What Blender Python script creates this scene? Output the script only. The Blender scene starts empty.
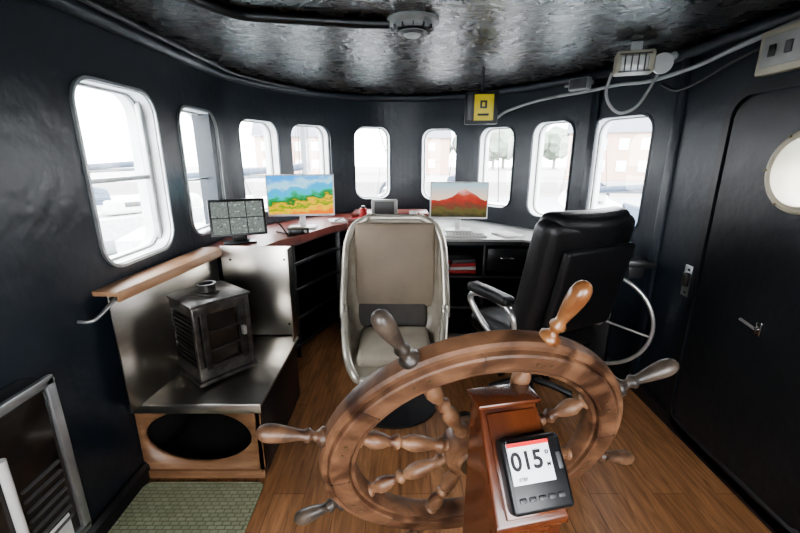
import bpy, bmesh, math, random
from mathutils import Vector, Matrix, Euler
random.seed(4)
S = bpy.context.scene
COL = S.collection
pi = math.pi

# ---------------------------------------------------------------- materials
def newmat(name):
    m = bpy.data.materials.new(name); m.use_nodes = True
    nt = m.node_tree
    return m, nt, nt.nodes['Principled BSDF']

def mat(name, c1, c2=None, rough=.5, metal=0, scale=8, stretch=(1,1,1), bump=0, bscale=None, rough2=None, coat=0, detail=4, lo=.35, hi=.65, bdist=.01, spec=.5, dist=0, bdetail=3):
    m, nt, b = newmat(name)
    N, L = nt.nodes, nt.links
    tc = N.new('ShaderNodeTexCoord'); mp = N.new('ShaderNodeMapping')
    mp.inputs['Scale'].default_value = stretch
    L.new(tc.outputs['Object'], mp.inputs['Vector'])
    nz = N.new('ShaderNodeTexNoise'); nz.inputs['Scale'].default_value = scale; nz.inputs['Detail'].default_value = detail; nz.inputs['Distortion'].default_value = dist
    L.new(mp.outputs[0], nz.inputs['Vector'])
    cr = N.new('ShaderNodeValToRGB')
    c2 = c2 or tuple(x*.8 for x in c1)
    cr.color_ramp.elements[0].position = lo; cr.color_ramp.elements[1].position = hi
    cr.color_ramp.elements[0].color = (*c1, 1); cr.color_ramp.elements[1].color = (*c2, 1)
    L.new(nz.outputs['Fac'], cr.inputs[0]); L.new(cr.outputs[0], b.inputs['Base Color'])
    b.inputs['Roughness'].default_value = rough; b.inputs['Metallic'].default_value = metal
    b.inputs['Specular IOR Level'].default_value = spec
    b.inputs['Coat Weight'].default_value = coat; b.inputs['Coat Roughness'].default_value = .12
    if rough2 is not None:
        mr = N.new('ShaderNodeMapRange'); mr.inputs[3].default_value = rough; mr.inputs[4].default_value = rough2
        mr.inputs[1].default_value = .3; mr.inputs[2].default_value = .7
        L.new(nz.outputs['Fac'], mr.inputs[0]); L.new(mr.outputs[0], b.inputs['Roughness'])
    if bump:
        n2 = N.new('ShaderNodeTexNoise'); n2.inputs['Scale'].default_value = bscale or scale*2; n2.inputs['Detail'].default_value = bdetail
        L.new(mp.outputs[0], n2.inputs['Vector'])
        bp = N.new('ShaderNodeBump'); bp.inputs['Strength'].default_value = bump; bp.inputs['Distance'].default_value = bdist
        L.new(n2.outputs['Fac'], bp.inputs['Height']); L.new(bp.outputs[0], b.inputs['Normal'])
    return m

M = {}
M['wall'] = mat('navy_black_gloss_paint', (.011,.0165,.0235), (.015,.0215,.030), rough=.30, rough2=.38, scale=4, bump=.32, bscale=14, bdist=.010, spec=.42, bdetail=2)
M['ceil'] = mat('glossy_black_crinkled_paint', (.012,.0105,.009), (.030,.026,.022), rough=.23, rough2=.32, scale=12, bump=1.0, bscale=24, bdist=.009, spec=.5, bdetail=4)
M['door'] = mat('door_black_paint', (.009,.011,.013), (.013,.015,.017), rough=.30, rough2=.38, scale=4, bump=.3, bscale=14, spec=.4, bdetail=2)
M['white'] = mat('white_painted_steel', (.75,.76,.76), (.62,.62,.6), rough=.4)
M['blk'] = mat('black_paint', (.010,.010,.011), (.016,.016,.018), rough=.4)
M['blkplastic'] = mat('black_plastic', (.012,.012,.013), rough=.35)
M['leather'] = mat('black_leather', (.008,.008,.009), (.013,.013,.014), rough=.42, scale=30, bump=.4, bscale=90, bdist=.004, spec=.4)
M['steel'] = mat('brushed_steel', (.50,.475,.43), (.58,.555,.51), rough=.28, metal=1, scale=14, stretch=(1,1,8), lo=.2, hi=.8)
M['railsteel'] = mat('polished_tube_steel', (.70,.69,.67), (.55,.55,.53), rough=.3, metal=.8)
M['frame_steel'] = mat('dull_steel_frame', (.42,.43,.43), (.30,.31,.31), rough=.38, metal=.8)
M['chrome'] = mat('chrome', (.6,.6,.6), rough=.15, metal=1)
M['iron'] = mat('stove_iron', (.030,.028,.026), (.075,.07,.065), rough=.35, metal=.7, scale=20)
M['stovebar'] = mat('stove_burnished_bars', (.07,.067,.062), (.17,.16,.15), rough=.3, metal=.85, scale=20)
M['rust'] = mat('rusty_firebrick', (.055,.022,.012), (.02,.012,.010), rough=.7, scale=16, detail=8)
M['wheelwood'] = mat('weathered_spoke_wood', (.060,.022,.010), (.29,.155,.082), rough=.42, rough2=.6, scale=14, stretch=(1,1,.5), bump=.4, bscale=60, coat=.12, detail=10, lo=.36, hi=.66, bdist=.003, dist=1.0)
M['rimwood'] = mat('worn_rim_wood', (.040,.017,.009), (.21,.105,.055), rough=.42, rough2=.62, scale=9, bump=.5, bscale=50, coat=.08, detail=14, lo=.36, hi=.70, bdist=.003, dist=1.0, bdetail=6)
M['handle_or'] = mat('orange_varnished_wood', (.17,.060,.022), (.34,.16,.065), rough=.3, scale=14, coat=.35, dist=1)
M['handle_gr'] = mat('greyed_handle_wood', (.022,.018,.015), (.10,.075,.056), rough=.4, scale=18, coat=.1, dist=1)
M['handle_br'] = mat('dark_brown_handle_wood', (.030,.016,.010), (.17,.09,.05), rough=.42, scale=18, dist=1)
M['mahog'] = mat('varnished_mahogany', (.050,.013,.006), (.17,.050,.018), rough=.22, scale=5, stretch=(1,1,.3), coat=.5, detail=8, dist=.8)
M['mahog2'] = mat('red_mahogany_trim', (.10,.018,.012), (.17,.038,.024), rough=.4, scale=5)
M['ply'] = mat('varnished_ply', (.24,.13,.07), (.36,.21,.12), rough=.45, scale=4, stretch=(1,1,5), detail=8)
M['plydark'] = mat('box_front_wood', (.16,.08,.042), (.30,.165,.09), rough=.42, scale=4, stretch=(1,1,5), detail=8)
M['hole'] = mat('near_black_interior', (.014,.012,.011), rough=.8)  # near-black panels inside the hearth box opening
M['cream'] = mat('cream_piping', (.42,.39,.33), (.54,.50,.43), rough=.20, metal=.45)
M['beige'] = mat('taupe_upholstery', (.18,.142,.10), (.22,.175,.126), rough=.6, scale=5, bump=.2, bscale=120, bdist=.003)
M['shellin'] = mat('cream_leatherette', (.24,.21,.165), (.32,.285,.23), rough=.32, scale=10)
M['gapshade'] = mat('dark_brown_gap_shade', (.035,.03,.026), (.05,.043,.036), rough=.7)  # dark brown painted in for the shade of the chair gap
M['seatgrey'] = mat('cream_seat_fabric', (.30,.265,.21), (.38,.34,.275), rough=.6, scale=6)
M['desk'] = mat('grey_laminate', (.26,.26,.245), (.34,.34,.32), rough=.45, scale=3)
M['grey'] = mat('light_grey_plastic', (.27,.27,.26), (.34,.34,.32), rough=.4)
M['dgrey'] = mat('dark_grey_plastic', (.07,.07,.07), rough=.4)
M['whiteplastic'] = mat('white_plastic', (.60,.60,.58), rough=.4)
M['brass'] = mat('dull_brass', (.12,.09,.05), (.18,.14,.09), rough=.4, metal=.8)
M['ivory'] = mat('ivory_paint', (.36,.33,.25), (.44,.40,.31), rough=.4)
M['cable'] = mat('grey_cable', (.28,.28,.28), (.42,.42,.42), rough=.4)
M['yellow'] = mat('yellow_sign', (.80,.62,.04), (.85,.68,.06), rough=.4)
M['red'] = mat('red_cover', (.40,.02,.02), rough=.5)
M['paper'] = mat('paper', (.6,.59,.55), rough=.7)
M['dockwood'] = mat('dock', (.3,.29,.27), rough=.8)
M['water'] = mat('harbour_water', (.30,.34,.36), (.38,.42,.44), rough=.15, scale=2, bump=.4, bscale=3)
M['hull'] = mat('boat_hull_white', (.6,.6,.59), rough=.35)
M['blue'] = mat('blue_canvas', (.03,.045,.07), (.04,.056,.085), rough=.7)
M['mast'] = mat('dark_alu_mast', (.10,.11,.12), rough=.5)
M['brick'] = mat('pale_brick_wall', (.40,.26,.20), (.48,.34,.27), rough=.8)
M['roof'] = mat('slate_roof', (.14,.15,.17), rough=.8)
M['leaf'] = mat('tree_leaves', (.15,.19,.15), (.20,.24,.19), rough=.9, scale=3)  # leaf colour lifted and greyed to paint in haze
M['lensglass'] = mat('lamp_glass', (.6,.62,.6), (.7,.7,.66), rough=.15)

def glassmat():
    m = bpy.data.materials.new('window_glass'); m.use_nodes = True
    nt = m.node_tree; nt.nodes.clear()
    o = nt.nodes.new('ShaderNodeOutputMaterial'); t = nt.nodes.new('ShaderNodeBsdfTransparent'); g = nt.nodes.new('ShaderNodeBsdfGlossy')
    g.inputs['Roughness'].default_value = .02
    x = nt.nodes.new('ShaderNodeMixShader'); x.inputs[0].default_value = .05
    nt.links.new(t.outputs[0], x.inputs[1]); nt.links.new(g.outputs[0], x.inputs[2]); nt.links.new(x.outputs[0], o.inputs[0])
    return m
M['glass'] = glassmat()
def darkglass():
    m, nt, b = newmat('dark_stove_glass')
    b.inputs['Base Color'].default_value = (.015,.012,.010,1); b.inputs['Roughness'].default_value = .15
    return m
M['dglass'] = darkglass()

def floormat():
    m, nt, b = newmat('laminate_planks'); N, L = nt.nodes, nt.links
    tc = N.new('ShaderNodeTexCoord'); mp = N.new('ShaderNodeMapping'); mp.inputs['Rotation'].default_value = (0,0,pi/2)
    L.new(tc.outputs['Object'], mp.inputs[0])
    br = N.new('ShaderNodeTexBrick'); br.inputs['Scale'].default_value = 1
    br.inputs['Brick Width'].default_value = 1.2; br.inputs['Row Height'].default_value = .16
    br.inputs['Mortar Size'].default_value = .0018; br.offset = .37
    br.inputs['Color1'].default_value = (.29,.140,.066,1); br.inputs['Color2'].default_value = (.37,.190,.095,1); br.inputs['Mortar'].default_value = (.13,.065,.032,1)
    L.new(mp.outputs[0], br.inputs['Vector'])
    m2 = N.new('ShaderNodeMapping'); m2.inputs['Scale'].default_value = (7,.8,1); L.new(tc.outputs['Object'], m2.inputs[0])
    nz = N.new('ShaderNodeTexNoise'); nz.inputs['Scale'].default_value = 4; nz.inputs['Detail'].default_value = 9; nz.inputs['Distortion'].default_value = 1.2
    L.new(m2.outputs[0], nz.inputs['Vector'])
    cr = N.new('ShaderNodeValToRGB'); cr.color_ramp.elements[0].position = .3; cr.color_ramp.elements[1].position = .7
    cr.color_ramp.elements[0].color = (.50,.46,.42,1); cr.color_ramp.elements[1].color = (1.2,1.17,1.13,1)
    L.new(nz.outputs['Fac'], cr.inputs[0])
    mx = N.new('ShaderNodeMix'); mx.data_type = 'RGBA'; mx.blend_type = 'MULTIPLY'; mx.inputs[0].default_value = .95
    L.new(br.outputs['Color'], mx.inputs[6]); L.new(cr.outputs[0], mx.inputs[7]); L.new(mx.outputs[2], b.inputs['Base Color'])
    b.inputs['Roughness'].default_value = .36
    return m
M['floor'] = floormat()

def matmat():
    m, nt, b = newmat('green_woven_mat'); N, L = nt.nodes, nt.links
    tc = N.new('ShaderNodeTexCoord')
    w = N.new('ShaderNodeTexBrick'); w.inputs['Scale'].default_value = 1; w.inputs['Brick Width'].default_value = .040; w.inputs['Row Height'].default_value = .022; w.inputs['Mortar Size'].default_value = .003; w.inputs['Mortar Smooth'].default_value = 1
    w.inputs['Color1'].default_value = (.31,.32,.21,1); w.inputs['Color2'].default_value = (.25,.265,.165,1); w.inputs['Mortar'].default_value = (.14,.15,.085,1)
    L.new(tc.outputs['Object'], w.inputs['Vector']); L.new(w.outputs['Color'], b.inputs['Base Color'])
    bp = N.new('ShaderNodeBump'); bp.invert = True; bp.inputs['Strength'].default_value = .9; bp.inputs['Distance'].default_value = .008
    L.new(w.outputs['Fac'], bp.inputs['Height']); L.new(bp.outputs[0], b.inputs['Normal'])
    b.inputs['Roughness'].default_value = .9
    return m
M['mat'] = matmat()

def screen(name, kind):
    m = bpy.data.materials.new(name); m.use_nodes = True
    nt = m.node_tree; N, L = nt.nodes, nt.links; b = N['Principled BSDF']
    uv = N.new('ShaderNodeUVMap'); sp = N.new('ShaderNodeSeparateXYZ'); L.new(uv.outputs[0], sp.inputs[0])
    def math_(op, a, bb, cl=False):
        n = N.new('ShaderNodeMath'); n.operation = op; n.use_clamp = cl
        for i, v in enumerate((a, bb)):
            if v is None: continue
            if isinstance(v, (int, float)): n.inputs[i].default_value = v
            else: L.new(v, n.inputs[i])
        return n.outputs[0]
    nz = N.new('ShaderNodeTexNoise'); nz.inputs['Scale'].default_value = 6 if kind != 'cam' else 14; nz.inputs['Detail'].default_value = 6
    L.new(uv.outputs[0], nz.inputs['Vector'])
    n0 = math_('SUBTRACT', nz.outputs['Fac'], .5)
    cr = N.new('ShaderNodeValToRGB'); el = cr.color_ramp
    def stops(lst):
        while len(el.elements) > 1: el.elements.remove(el.elements[-1])
        el.elements[0].position = lst[0][0]; el.elements[0].color = (*lst[0][1], 1)
        for p, c in lst[1:]:
            e = el.elements.new(p); e.color = (*c, 1)
    if kind == 'coast':
        t = math_('ADD', sp.outputs[1], math_('MULTIPLY', n0, .6))
        t = math_('ADD', t, math_('MULTIPLY', math_('SUBTRACT', sp.outputs[0], .5), -.25))
        stops([(0,(.85,.18,.0)),(.12,(.95,.58,.0)),(.20,(.08,.28,.0)),(.30,(.85,.50,.0)),(.38,(.01,.15,.01)),(.47,(.01,.33,.12)),(.54,(.0,.50,.60)),(.68,(.0,.42,.85)),(.80,(.40,.78,.95)),(1,(.02,.35,.9))])
        L.new(t, cr.inputs[0]); col = cr.outputs[0]
    elif kind == 'mesa':
        d = math_('ABSOLUTE', math_('SUBTRACT', sp.outputs[0], .60), None)
        h = math_('MAXIMUM', math_('SUBTRACT', .84, math_('MULTIPLY', d, .95)), .50)
        h = math_('ADD', h, math_('MULTIPLY', n0, .14))
        mask = math_('GREATER_THAN', h, sp.outputs[1])
        t = math_('ADD', sp.outputs[1], math_('MULTIPLY', n0, .5))
        stops([(0,(.03,.025,.01)),(.2,(.10,.085,.02)),(.33,(.14,.04,.02)),(.5,(.34,.03,.015)),(.66,(.40,.06,.03)),(.85,(.7,.35,.3))])
        L.new(t, cr.inputs[0])
        c2 = N.new('ShaderNodeValToRGB'); c2.color_ramp.elements[0].position = .45; c2.color_ramp.elements[0].color = (.90,.60,.40,1); c2.color_ramp.elements[1].color = (.30,.50,.58,1)
        L.new(sp.outputs[1], c2.inputs[0])
        mx = N.new('ShaderNodeMix'); mx.data_type = 'RGBA'; L.new(mask, mx.inputs[0]); L.new(c2.outputs[0], mx.inputs[6]); L.new(cr.outputs[0], mx.inputs[7]); col = mx.outputs[2]
    else:
        stops([(.3,(.06,.07,.07)),(.45,(.25,.28,.27)),(.55,(.12,.15,.12)),(.7,(.6,.65,.65))])
        L.new(nz.outputs['Fac'], cr.inputs[0])
        fx = math_('LESS_THAN', math_('ABSOLUTE', math_('SUBTRACT', math_('FRACT', math_('MULTIPLY', sp.outputs[0], 3), None), .5), None), .47)
        fy = math_('LESS_THAN', math_('ABSOLUTE', math_('SUBTRACT', math_('FRACT', math_('MULTIPLY', sp.outputs[1], 2), None), .5), None), .47)
        k = math_('MULTIPLY', fx, fy)
        mx = N.new('ShaderNodeMix'); mx.data_type = 'RGBA'; L.new(k, mx.inputs[0]); mx.inputs[6].default_value = (.02,.02,.02,1); L.new(cr.outputs[0], mx.inputs[7]); col = mx.outputs[2]
    L.new(col, b.inputs['Emission Color']); b.inputs['Emission Strength'].default_value = 1.4 if kind != 'cam' else 1.0
    b.inputs['Base Color'].default_value = (.01,.01,.01,1); b.inputs['Roughness'].default_value = .5; b.inputs['Specular IOR Level'].default_value = .2
    return m
M['scr1'] = screen('coast_wallpaper_screen', 'coast'); M['scr2'] = screen('red_mountain_screen', 'mesa'); M['scr3'] = screen('camera_grid_screen', 'cam')
def emis(name, c, s):
    m, nt, b = newmat(name); b.inputs['Base Color'].default_value = (*c,1); b.inputs['Emission Color'].default_value = (*c,1); b.inputs['Emission Strength'].default_value = s
    return m
M['lcd'] = emis('lcd_white', (.80,.85,.86), .6); M['lcdred'] = emis('lcd_red_bar', (.7,.02,.02), .3); M['ink'] = mat('lcd_ink', (.01,.01,.012), rough=.4)

# ---------------------------------------------------------------- helpers
def link(o, parent=None):
    COL.objects.link(o)
    if parent is not None: o.parent = parent
    return o
def empty(name, loc=(0,0,0), rotz=0, mtx=None):
    e = bpy.data.objects.new(name, None); e.empty_display_size = .1; COL.objects.link(e)
    if mtx is not None: e.matrix_world = mtx
    else: e.location = loc; e.rotation_euler = (0,0,rotz)
    return e
def mesh(name, vs, fs, m, parent=None, smooth=False, loc=(0,0,0), rot=(0,0,0)):
    me = bpy.data.meshes.new(name); me.from_pydata([tuple(v) for v in vs], [], fs)
    bm = bmesh.new(); bm.from_mesh(me); bmesh.ops.recalc_face_normals(bm, faces=bm.faces); bm.to_mesh(me); bm.free()
    if m: me.materials.append(M[m] if isinstance(m, str) else m)
    for p in me.polygons: p.use_smooth = smooth
    o = bpy.data.objects.new(name, me); o.location = loc; o.rotation_euler = rot
    return link(o, parent)
def autosmooth(o, ang=40):
    me = o.data
    for p in me.polygons: p.use_smooth = True
    bm = bmesh.new(); bm.from_mesh(me)
    for e in bm.edges:
        if len(e.link_faces) == 2 and e.calc_face_angle(0) > math.radians(ang): e.smooth = False
    bm.to_mesh(me); bm.free()
def box(name, size, loc, m, parent=None, rot=(0,0,0), bevel=.004, seg=2, smooth=True):
    bm = bmesh.new(); bmesh.ops.create_cube(bm, size=1); bmesh.ops.scale(bm, vec=size, verts=bm.verts)
    b = min(bevel, min(size)*.49)
    if b > 0: bmesh.ops.bevel(bm, geom=list(bm.edges), offset=b, segments=seg, profile=.5, affect='EDGES')
    me = bpy.data.meshes.new(name); bm.to_mesh(me); bm.free(); me.materials.append(M[m] if isinstance(m, str) else m)
    o = bpy.data.objects.new(name, me); o.location = loc; o.rotation_euler = rot; link(o, parent)
    if smooth: autosmooth(o, 30)
    return o
def cushion(name, size, loc, m, parent=None, rot=(0,0,0), puff=.03, bend=0):
    sx, sy, sz = size
    bm = bmesh.new(); bmesh.ops.create_cube(bm, size=1); bmesh.ops.scale(bm, vec=size, verts=bm.verts)
    bmesh.ops.bevel(bm, geom=list(bm.edges), offset=min(size)*.42, segments=4, profile=.5, affect='EDGES')
    for ax in range(3):
        for k in range(1, 8):
            n = [0,0,0]; n[ax] = 1; c = [0,0,0]; c[ax] = (k/8-.5)*size[ax]
            bmesh.ops.bisect_plane(bm, geom=bm.verts[:]+bm.edges[:]+bm.faces[:], plane_co=c, plane_no=n)
    a = min(range(3), key=lambda i: size[i]); o2 = [i for i in range(3) if i != a]
    for v in bm.verts:
        q = 1
        for i in o2: q *= max(0, 1-(2*v.co[i]/size[i])**2)
        v.co[a] += puff*q*(1 if v.co[a] > 0 else -1)
        if bend: v.co[a] += bend*(2*v.co[o2[0]]/size[o2[0]])**2
    me = bpy.data.meshes.new(name); bm.to_mesh(me); bm.free(); me.materials.append(M[m])
    for p in me.polygons: p.use_smooth = True
    o = bpy.data.objects.new(name, me); o.location = loc; o.rotation_euler = rot
    return link(o, parent)
def lathe(name, prof, m, parent=None, loc=(0,0,0), rot=(0,0,0), n=24, ang=35):
    vs, fs = [], []
    for r, z in prof:
        for i in range(n):
            a = 2*pi*i/n; vs.append((r*math.cos(a), r*math.sin(a), z))
    for k in range(len(prof)-1):
        for i in range(n):
            j = (i+1) % n; fs.append((k*n+i, k*n+j, (k+1)*n+j, (k+1)*n+i))
    fs.append(tuple(range(n))); fs.append(tuple((len(prof)-1)*n+i for i in range(n)))
    o = mesh(name, vs, fs, m, parent, loc=loc, rot=rot); autosmooth(o, ang); return o
def cyl(name, r, p0, p1, m, parent=None, n=20):
    p0, p1 = Vector(p0), Vector(p1); d = p1-p0
    o = lathe(name, [(r,0),(r,d.length)], m, parent, loc=p0, n=n); o.rotation_euler = d.to_track_quat('Z','Y').to_euler(); return o
def catmull(pts, k=8, closed=False):
    pts = [Vector(p) for p in pts]; out = []; n = len(pts)
    rng = n if closed else n-1
    for i in range(rng):
        g = (lambda j: pts[j % n]) if closed else (lambda j: pts[max(0, min(n-1, j))])
        p0, p1, p2, p3 = g(i-1), g(i), g(i+1), g(i+2)
        for s in range(k):
            t = s/k
            out.append(.5*((2*p1)+(p2-p0)*t+(2*p0-5*p1+4*p2-p3)*t*t+(3*p1-p0-3*p2+p3)*t**3))
    if not closed: out.append(pts[-1].copy())
    return out
def tube(name, pts, r, m, parent=None, smooth=True, k=8, closed=False, n=10, flat=1):
    P = catmull(pts, k, closed) if smooth else [Vector(p) for p in pts]
    vs, fs = [], []; N = len(P); up = None
    for i, p in enumerate(P):
        a = P[(i-1) % N] if (closed or i > 0) else P[i]; b = P[(i+1) % N] if (closed or i < N-1) else P[i]
        t = (b-a).normalized()
        if up is None: up = t.orthogonal().normalized()
        up = (up-t*up.dot(t)).normalized(); s = t.cross(up)
        for j in range(n):
            an = 2*pi*j/n; vs.append(p+up*r*math.cos(an)+s*r*math.sin(an)*flat)
    for i in range(N if closed else N-1):
        for j in range(n):
            j2 = (j+1) % n; i2 = (i+1) % N
            fs.append((i*n+j, i*n+j2, i2*n+j2, i2*n+j))
    if not closed: fs += [tuple(range(n)), tuple((N-1)*n+j for j in range(n))]
    o = mesh(name, vs, fs, m, parent); autosmooth(o, 50); return o
def slab(name, poly, z0, z1, m, parent=None, bevel=0):
    n = len(poly); vs = [(p[0],p[1],z0) for p in poly]+[(p[0],p[1],z1) for p in poly]
    fs = [tuple(range(n)), tuple(range(n,2*n))]+[(i,(i+1)%n,n+(i+1)%n,n+i) for i in range(n)]
    return mesh(name, vs, fs, m, parent)
def rrect(w, h, r, n=8):
    out = []
    for cx, cz, a0 in ((w/2-r,h/2-r,0),(-w/2+r,h/2-r,90),(-w/2+r,-h/2+r,180),(w/2-r,-h/2+r,270)):
        for i in range(n+1):
            a = math.radians(a0+90*i/n); out.append((cx+r*math.cos(a), cz+r*math.sin(a)))
    return out
def ringprism(name, w, h, r, t, y0, y1, m, parent=None, z=0):
    A = rrect(w,h,r); B = rrect(w-2*t,h-2*t,max(.01,r-t)); n = len(A)
    vs = [(a[0],y0,a[1]+z) for a in A]+[(a[0],y1,a[1]+z) for a in A]+[(a[0],y0,a[1]+z) for a in B]+[(a[0],y1,a[1]+z) for a in B]
    fs = []
    for i in range(n):
        j = (i+1) % n
        fs += [(i,j,n+j,n+i),(2*n+i,2*n+j,3*n+j,3*n+i),(i,j,2*n+j,2*n+i),(n+i,n+j,3*n+j,3*n+i)]
    o = mesh(name, vs, fs, m, parent); autosmooth(o, 40); return o
def prism(name, loop, y0, y1, m, parent=None):
    n = len(loop); vs = [(a[0],y0,a[1]) for a in loop]+[(a[0],y1,a[1]) for a in loop]
    return mesh(name, vs, [tuple(range(n)), tuple(range(n,2*n))]+[(i,(i+1)%n,n+(i+1)%n,n+i) for i in range(n)], m, parent)
def boolcut(o, cutters):
    for c in cutters:
        md = o.modifiers.new('b', 'BOOLEAN'); md.operation = 'DIFFERENCE'; md.object = c; md.solver = 'EXACT'
    bpy.context.view_layer.update()
    dg = bpy.context.evaluated_depsgraph_get(); me = bpy.data.meshes.new_from_object(o.evaluated_get(dg))
    o.modifiers.clear(); o.data = me
def kill(lst):
    for c in lst: bpy.data.objects.remove(c, do_unlink=True)
def uvplane(name, w, h, m, parent, loc, rot=(0,0,0)):
    o = mesh(name, [(-w/2,0,-h/2),(w/2,0,-h/2),(w/2,0,h/2),(-w/2,0,h/2)], [(0,1,2,3)], m, parent, loc=loc, rot=rot)
    uv = o.data.uv_layers.new(name='UVMap')
    for l in o.data.loops:
        v = o.data.vertices[l.vertex_index].co; uv.data[l.index].uv = (v.x/w+.5, v.z/h+.5)
    return o

# ---------------------------------------------------------------- room shell
H = 2.27
XL, XR = -1.35, 1.72
front_ctrl = [(-1.35,3.0),(-1.34,3.25),(-1.25,3.55),(-1.14,3.80),(-.93,4.13),(-.70,4.34),(-.30,4.53),(.08,4.57),(.42,4.50),(.72,4.34),(.95,4.12),(1.2,3.80),(1.42,3.45),(1.58,3.12),(1.70,2.80),(1.72,2.55)]
FP = [Vector((p.x,p.y)) for p in catmull([(a,b,0) for a,b in front_ctrl], 6)]
left_path = [Vector((XL,-1.0)), Vector((XL,3.0))]
right_path = [Vector((XR,2.55)), Vector((XR,-1.0))]
def normals(P):
    out = []
    for i in range(len(P)):
        t = (P[min(i+1,len(P)-1)]-P[max(i-1,0)]).normalized(); out.append(Vector((-t.y,t.x)))
    return out
def wall(name, P, th=.12, m='wall', z0=0, z1=H):
    Nn = normals(P); vs = []; fs = []; n = len(P)
    for p, q in zip(P, Nn):
        o = p+q*th
        vs += [(p.x,p.y,z0),(p.x,p.y,z1),(o.x,o.y,z1),(o.x,o.y,z0)]
    for i in range(n-1):
        for k in range(4):
            a, b = i*4+k, i*4+(k+1) % 4; fs.append((a,b,b+4,a+4))
    fs += [(0,1,2,3), tuple((n-1)*4+k for k in range(4))]
    return mesh(name, vs, fs, m)
wl = wall('wall_left', left_path); wf = wall('wall_front', FP); wr = wall('wall_right', right_path)
wb = mesh('wall_back', *(lambda: ([(XL-.12,-1.12,0),(XR+.12,-1.12,0),(XR+.12,-1.0,0),(XL-.12,-1.0,0),(XL-.12,-1.12,H),(XR+.12,-1.12,H),(XR+.12,-1.0,H),(XL-.12,-1.0,H)],[(0,1,2,3),(4,5,6,7),(0,1,5,4),(1,2,6,5),(2,3,7,6),(3,0,4,7)]))(), 'wall')

outer = [p+q*.12 for p, q in zip(FP, normals(FP))]
shell = [Vector((XL-.12,-1.12))]+outer+[Vector((XR+.12,-1.12))]
slab('floor', shell, -.06, 0, 'floor'); slab('ceiling', shell, H, H+.06, 'ceil')

def near_t(x, y):
    i = min(range(len(FP)), key=lambda k: (FP[k]-Vector((x,y))).length)
    t = (FP[min(i+3,len(FP)-1)]-FP[max(i-3,0)]).normalized()
    return FP[i], t
specs = [('L',XL,2.05,.58,.84,1.555),('L',XL,2.83,.52,.82,1.54),
         ('F',-1.22,3.62,.50,.80,1.55),('F',-.91,4.16,.47,.78,1.56),('F',-.28,4.53,.41,.78,1.565),('F',.42,4.5,.40,.77,1.55),
         ('F',.96,4.11,.42,.79,1.53),('F',1.31,3.62,.43,.84,1.52),('F',1.62,3.04,.52,.84,1.51)]
cutL, cutF = [], []
for i, (k, x, y, w, h, z) in enumerate(specs):
    if k == 'L': c = Vector((x,y)); t = Vector((0,1))
    else: c, t = near_t(x, y)
    nrm = Vector((-t.y,t.x))
    mt = Matrix(((t.x,nrm.x,0,c.x),(t.y,nrm.y,0,c.y),(0,0,1,z),(0,0,0,1)))
    cu = prism('cutter', rrect(w,h,.12), -.3, .4, 'wall'); cu.matrix_world = mt
    (cutL if k == 'L' else cutF).append(cu)
    e = empty('window_%d' % (i+1), mtx=mt)
    ringprism('sleeve', w-.002, h-.002, .12, .012, .0, .15, 'white', e)
    ringprism('inner_bead', w+.012, h+.012, .126, .014, -.014, .012, 'frame_steel' if i < 2 else 'wall', e)
    ringprism('glass_seal', w-.024, h-.024, .11, .012, .07, .09, 'grey', e)
    prism('glass_pane', rrect(w-.03,h-.03,.10), .078, .082, 'glass', e)
    if i == 0:
        box('mid_bar', (w-.04,.03,.022), (0,.07,-.02), 'frame_steel', e)
        box('far_post', (.03,.03,h-.06), (w/2-.03,.06,0), 'frame_steel', e)
    if i == 1:
        box('mid_bar', (w-.04,.02,.012), (0,.075,-.05), 'frame_steel', e)
boolcut(wl, cutL); boolcut(wf, cutF); kill(cutL+cutF)
cb = [box('c', (1.3,.6,1.2), (-.60,-1.06,1.45), 'wall', bevel=0), box('c', (1.3,.6,1.2), (.95,-1.06,1.45), 'wall', bevel=0)]
boolcut(wb, cb); kill(cb)
for n_, x in ((11,-.60),(12,.95)):  # unseen rear openings, put in and sized to let sky light enter
    e = empty('window_%d' % n_, (x,-1.06,1.45)); ringprism('frame', 1.3, 1.2, .02, .05, -.07, .07, 'white', e); prism('glass_pane', rrect(1.2,1.1,.02), -.002, .002, 'glass', e)
for k, (x, y) in enumerate(((1.71,2.62),(1.50,3.30))):
    c, t = near_t(x, y); e = box('trim_%d' % (k+2), (.07,.05,H), (c.x,c.y,H/2), 'wall', rot=(0,0,math.atan2(t.y,t.x)), bevel=.015)

# door on right wall with porthole
mt = Matrix(((0,1,0,XR),(-1,0,0,1.74),(0,0,1,1.0),(0,0,0,1)))
d = empty('door_1', mtx=mt)
pan = prism('door_panel', rrect(.84,1.84,.10), -.022, .0, 'door', d)
ringprism('door_frame', .96, 1.96, .15, .045, -.03, .0, 'door', d)
PZ = 1.585
cc = lathe('c', [(.155,-.5),(.155,.5)], 'wall', loc=(XR,1.72,PZ), rot=(0,pi/2,0), n=48)
bpy.context.view_layer.update()
boolcut(wr, [cc])
boolcut(pan, [cc]); kill([cc])
px_ = .02; pz_ = PZ-1.0
def hollow_ring(name, prof, m, parent, loc, n=56):
    vs, fs = [], []; K = len(prof)
    for i in range(n):
        a = 2*pi*i/n
        for r, y in prof: vs.append((r*math.cos(a), y, r*math.sin(a)))
    for i in range(n):
        for j in range(K): fs.append((i*K+j, i*K+(j+1)%K, ((i+1)%n)*K+(j+1)%K, ((i+1)%n)*K+j))
    o = mesh(name, vs, fs, m, parent, loc=loc); autosmooth(o, 35); return o
hollow_ring('porthole_ring', [(.146,.12),(.154,.12),(.154,-.022),(.178,-.022),(.178,-.030),(.170,-.040),(.158,-.043),(.146,-.036)], 'ivory', d, (px_,0,pz_))
o = prism('porthole_glass', [(.150*math.cos(2*pi*k/48), .150*math.sin(2*pi*k/48)) for k in range(48)], .03, .034, 'glass', d); o.location = (px_,0,pz_)
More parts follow.
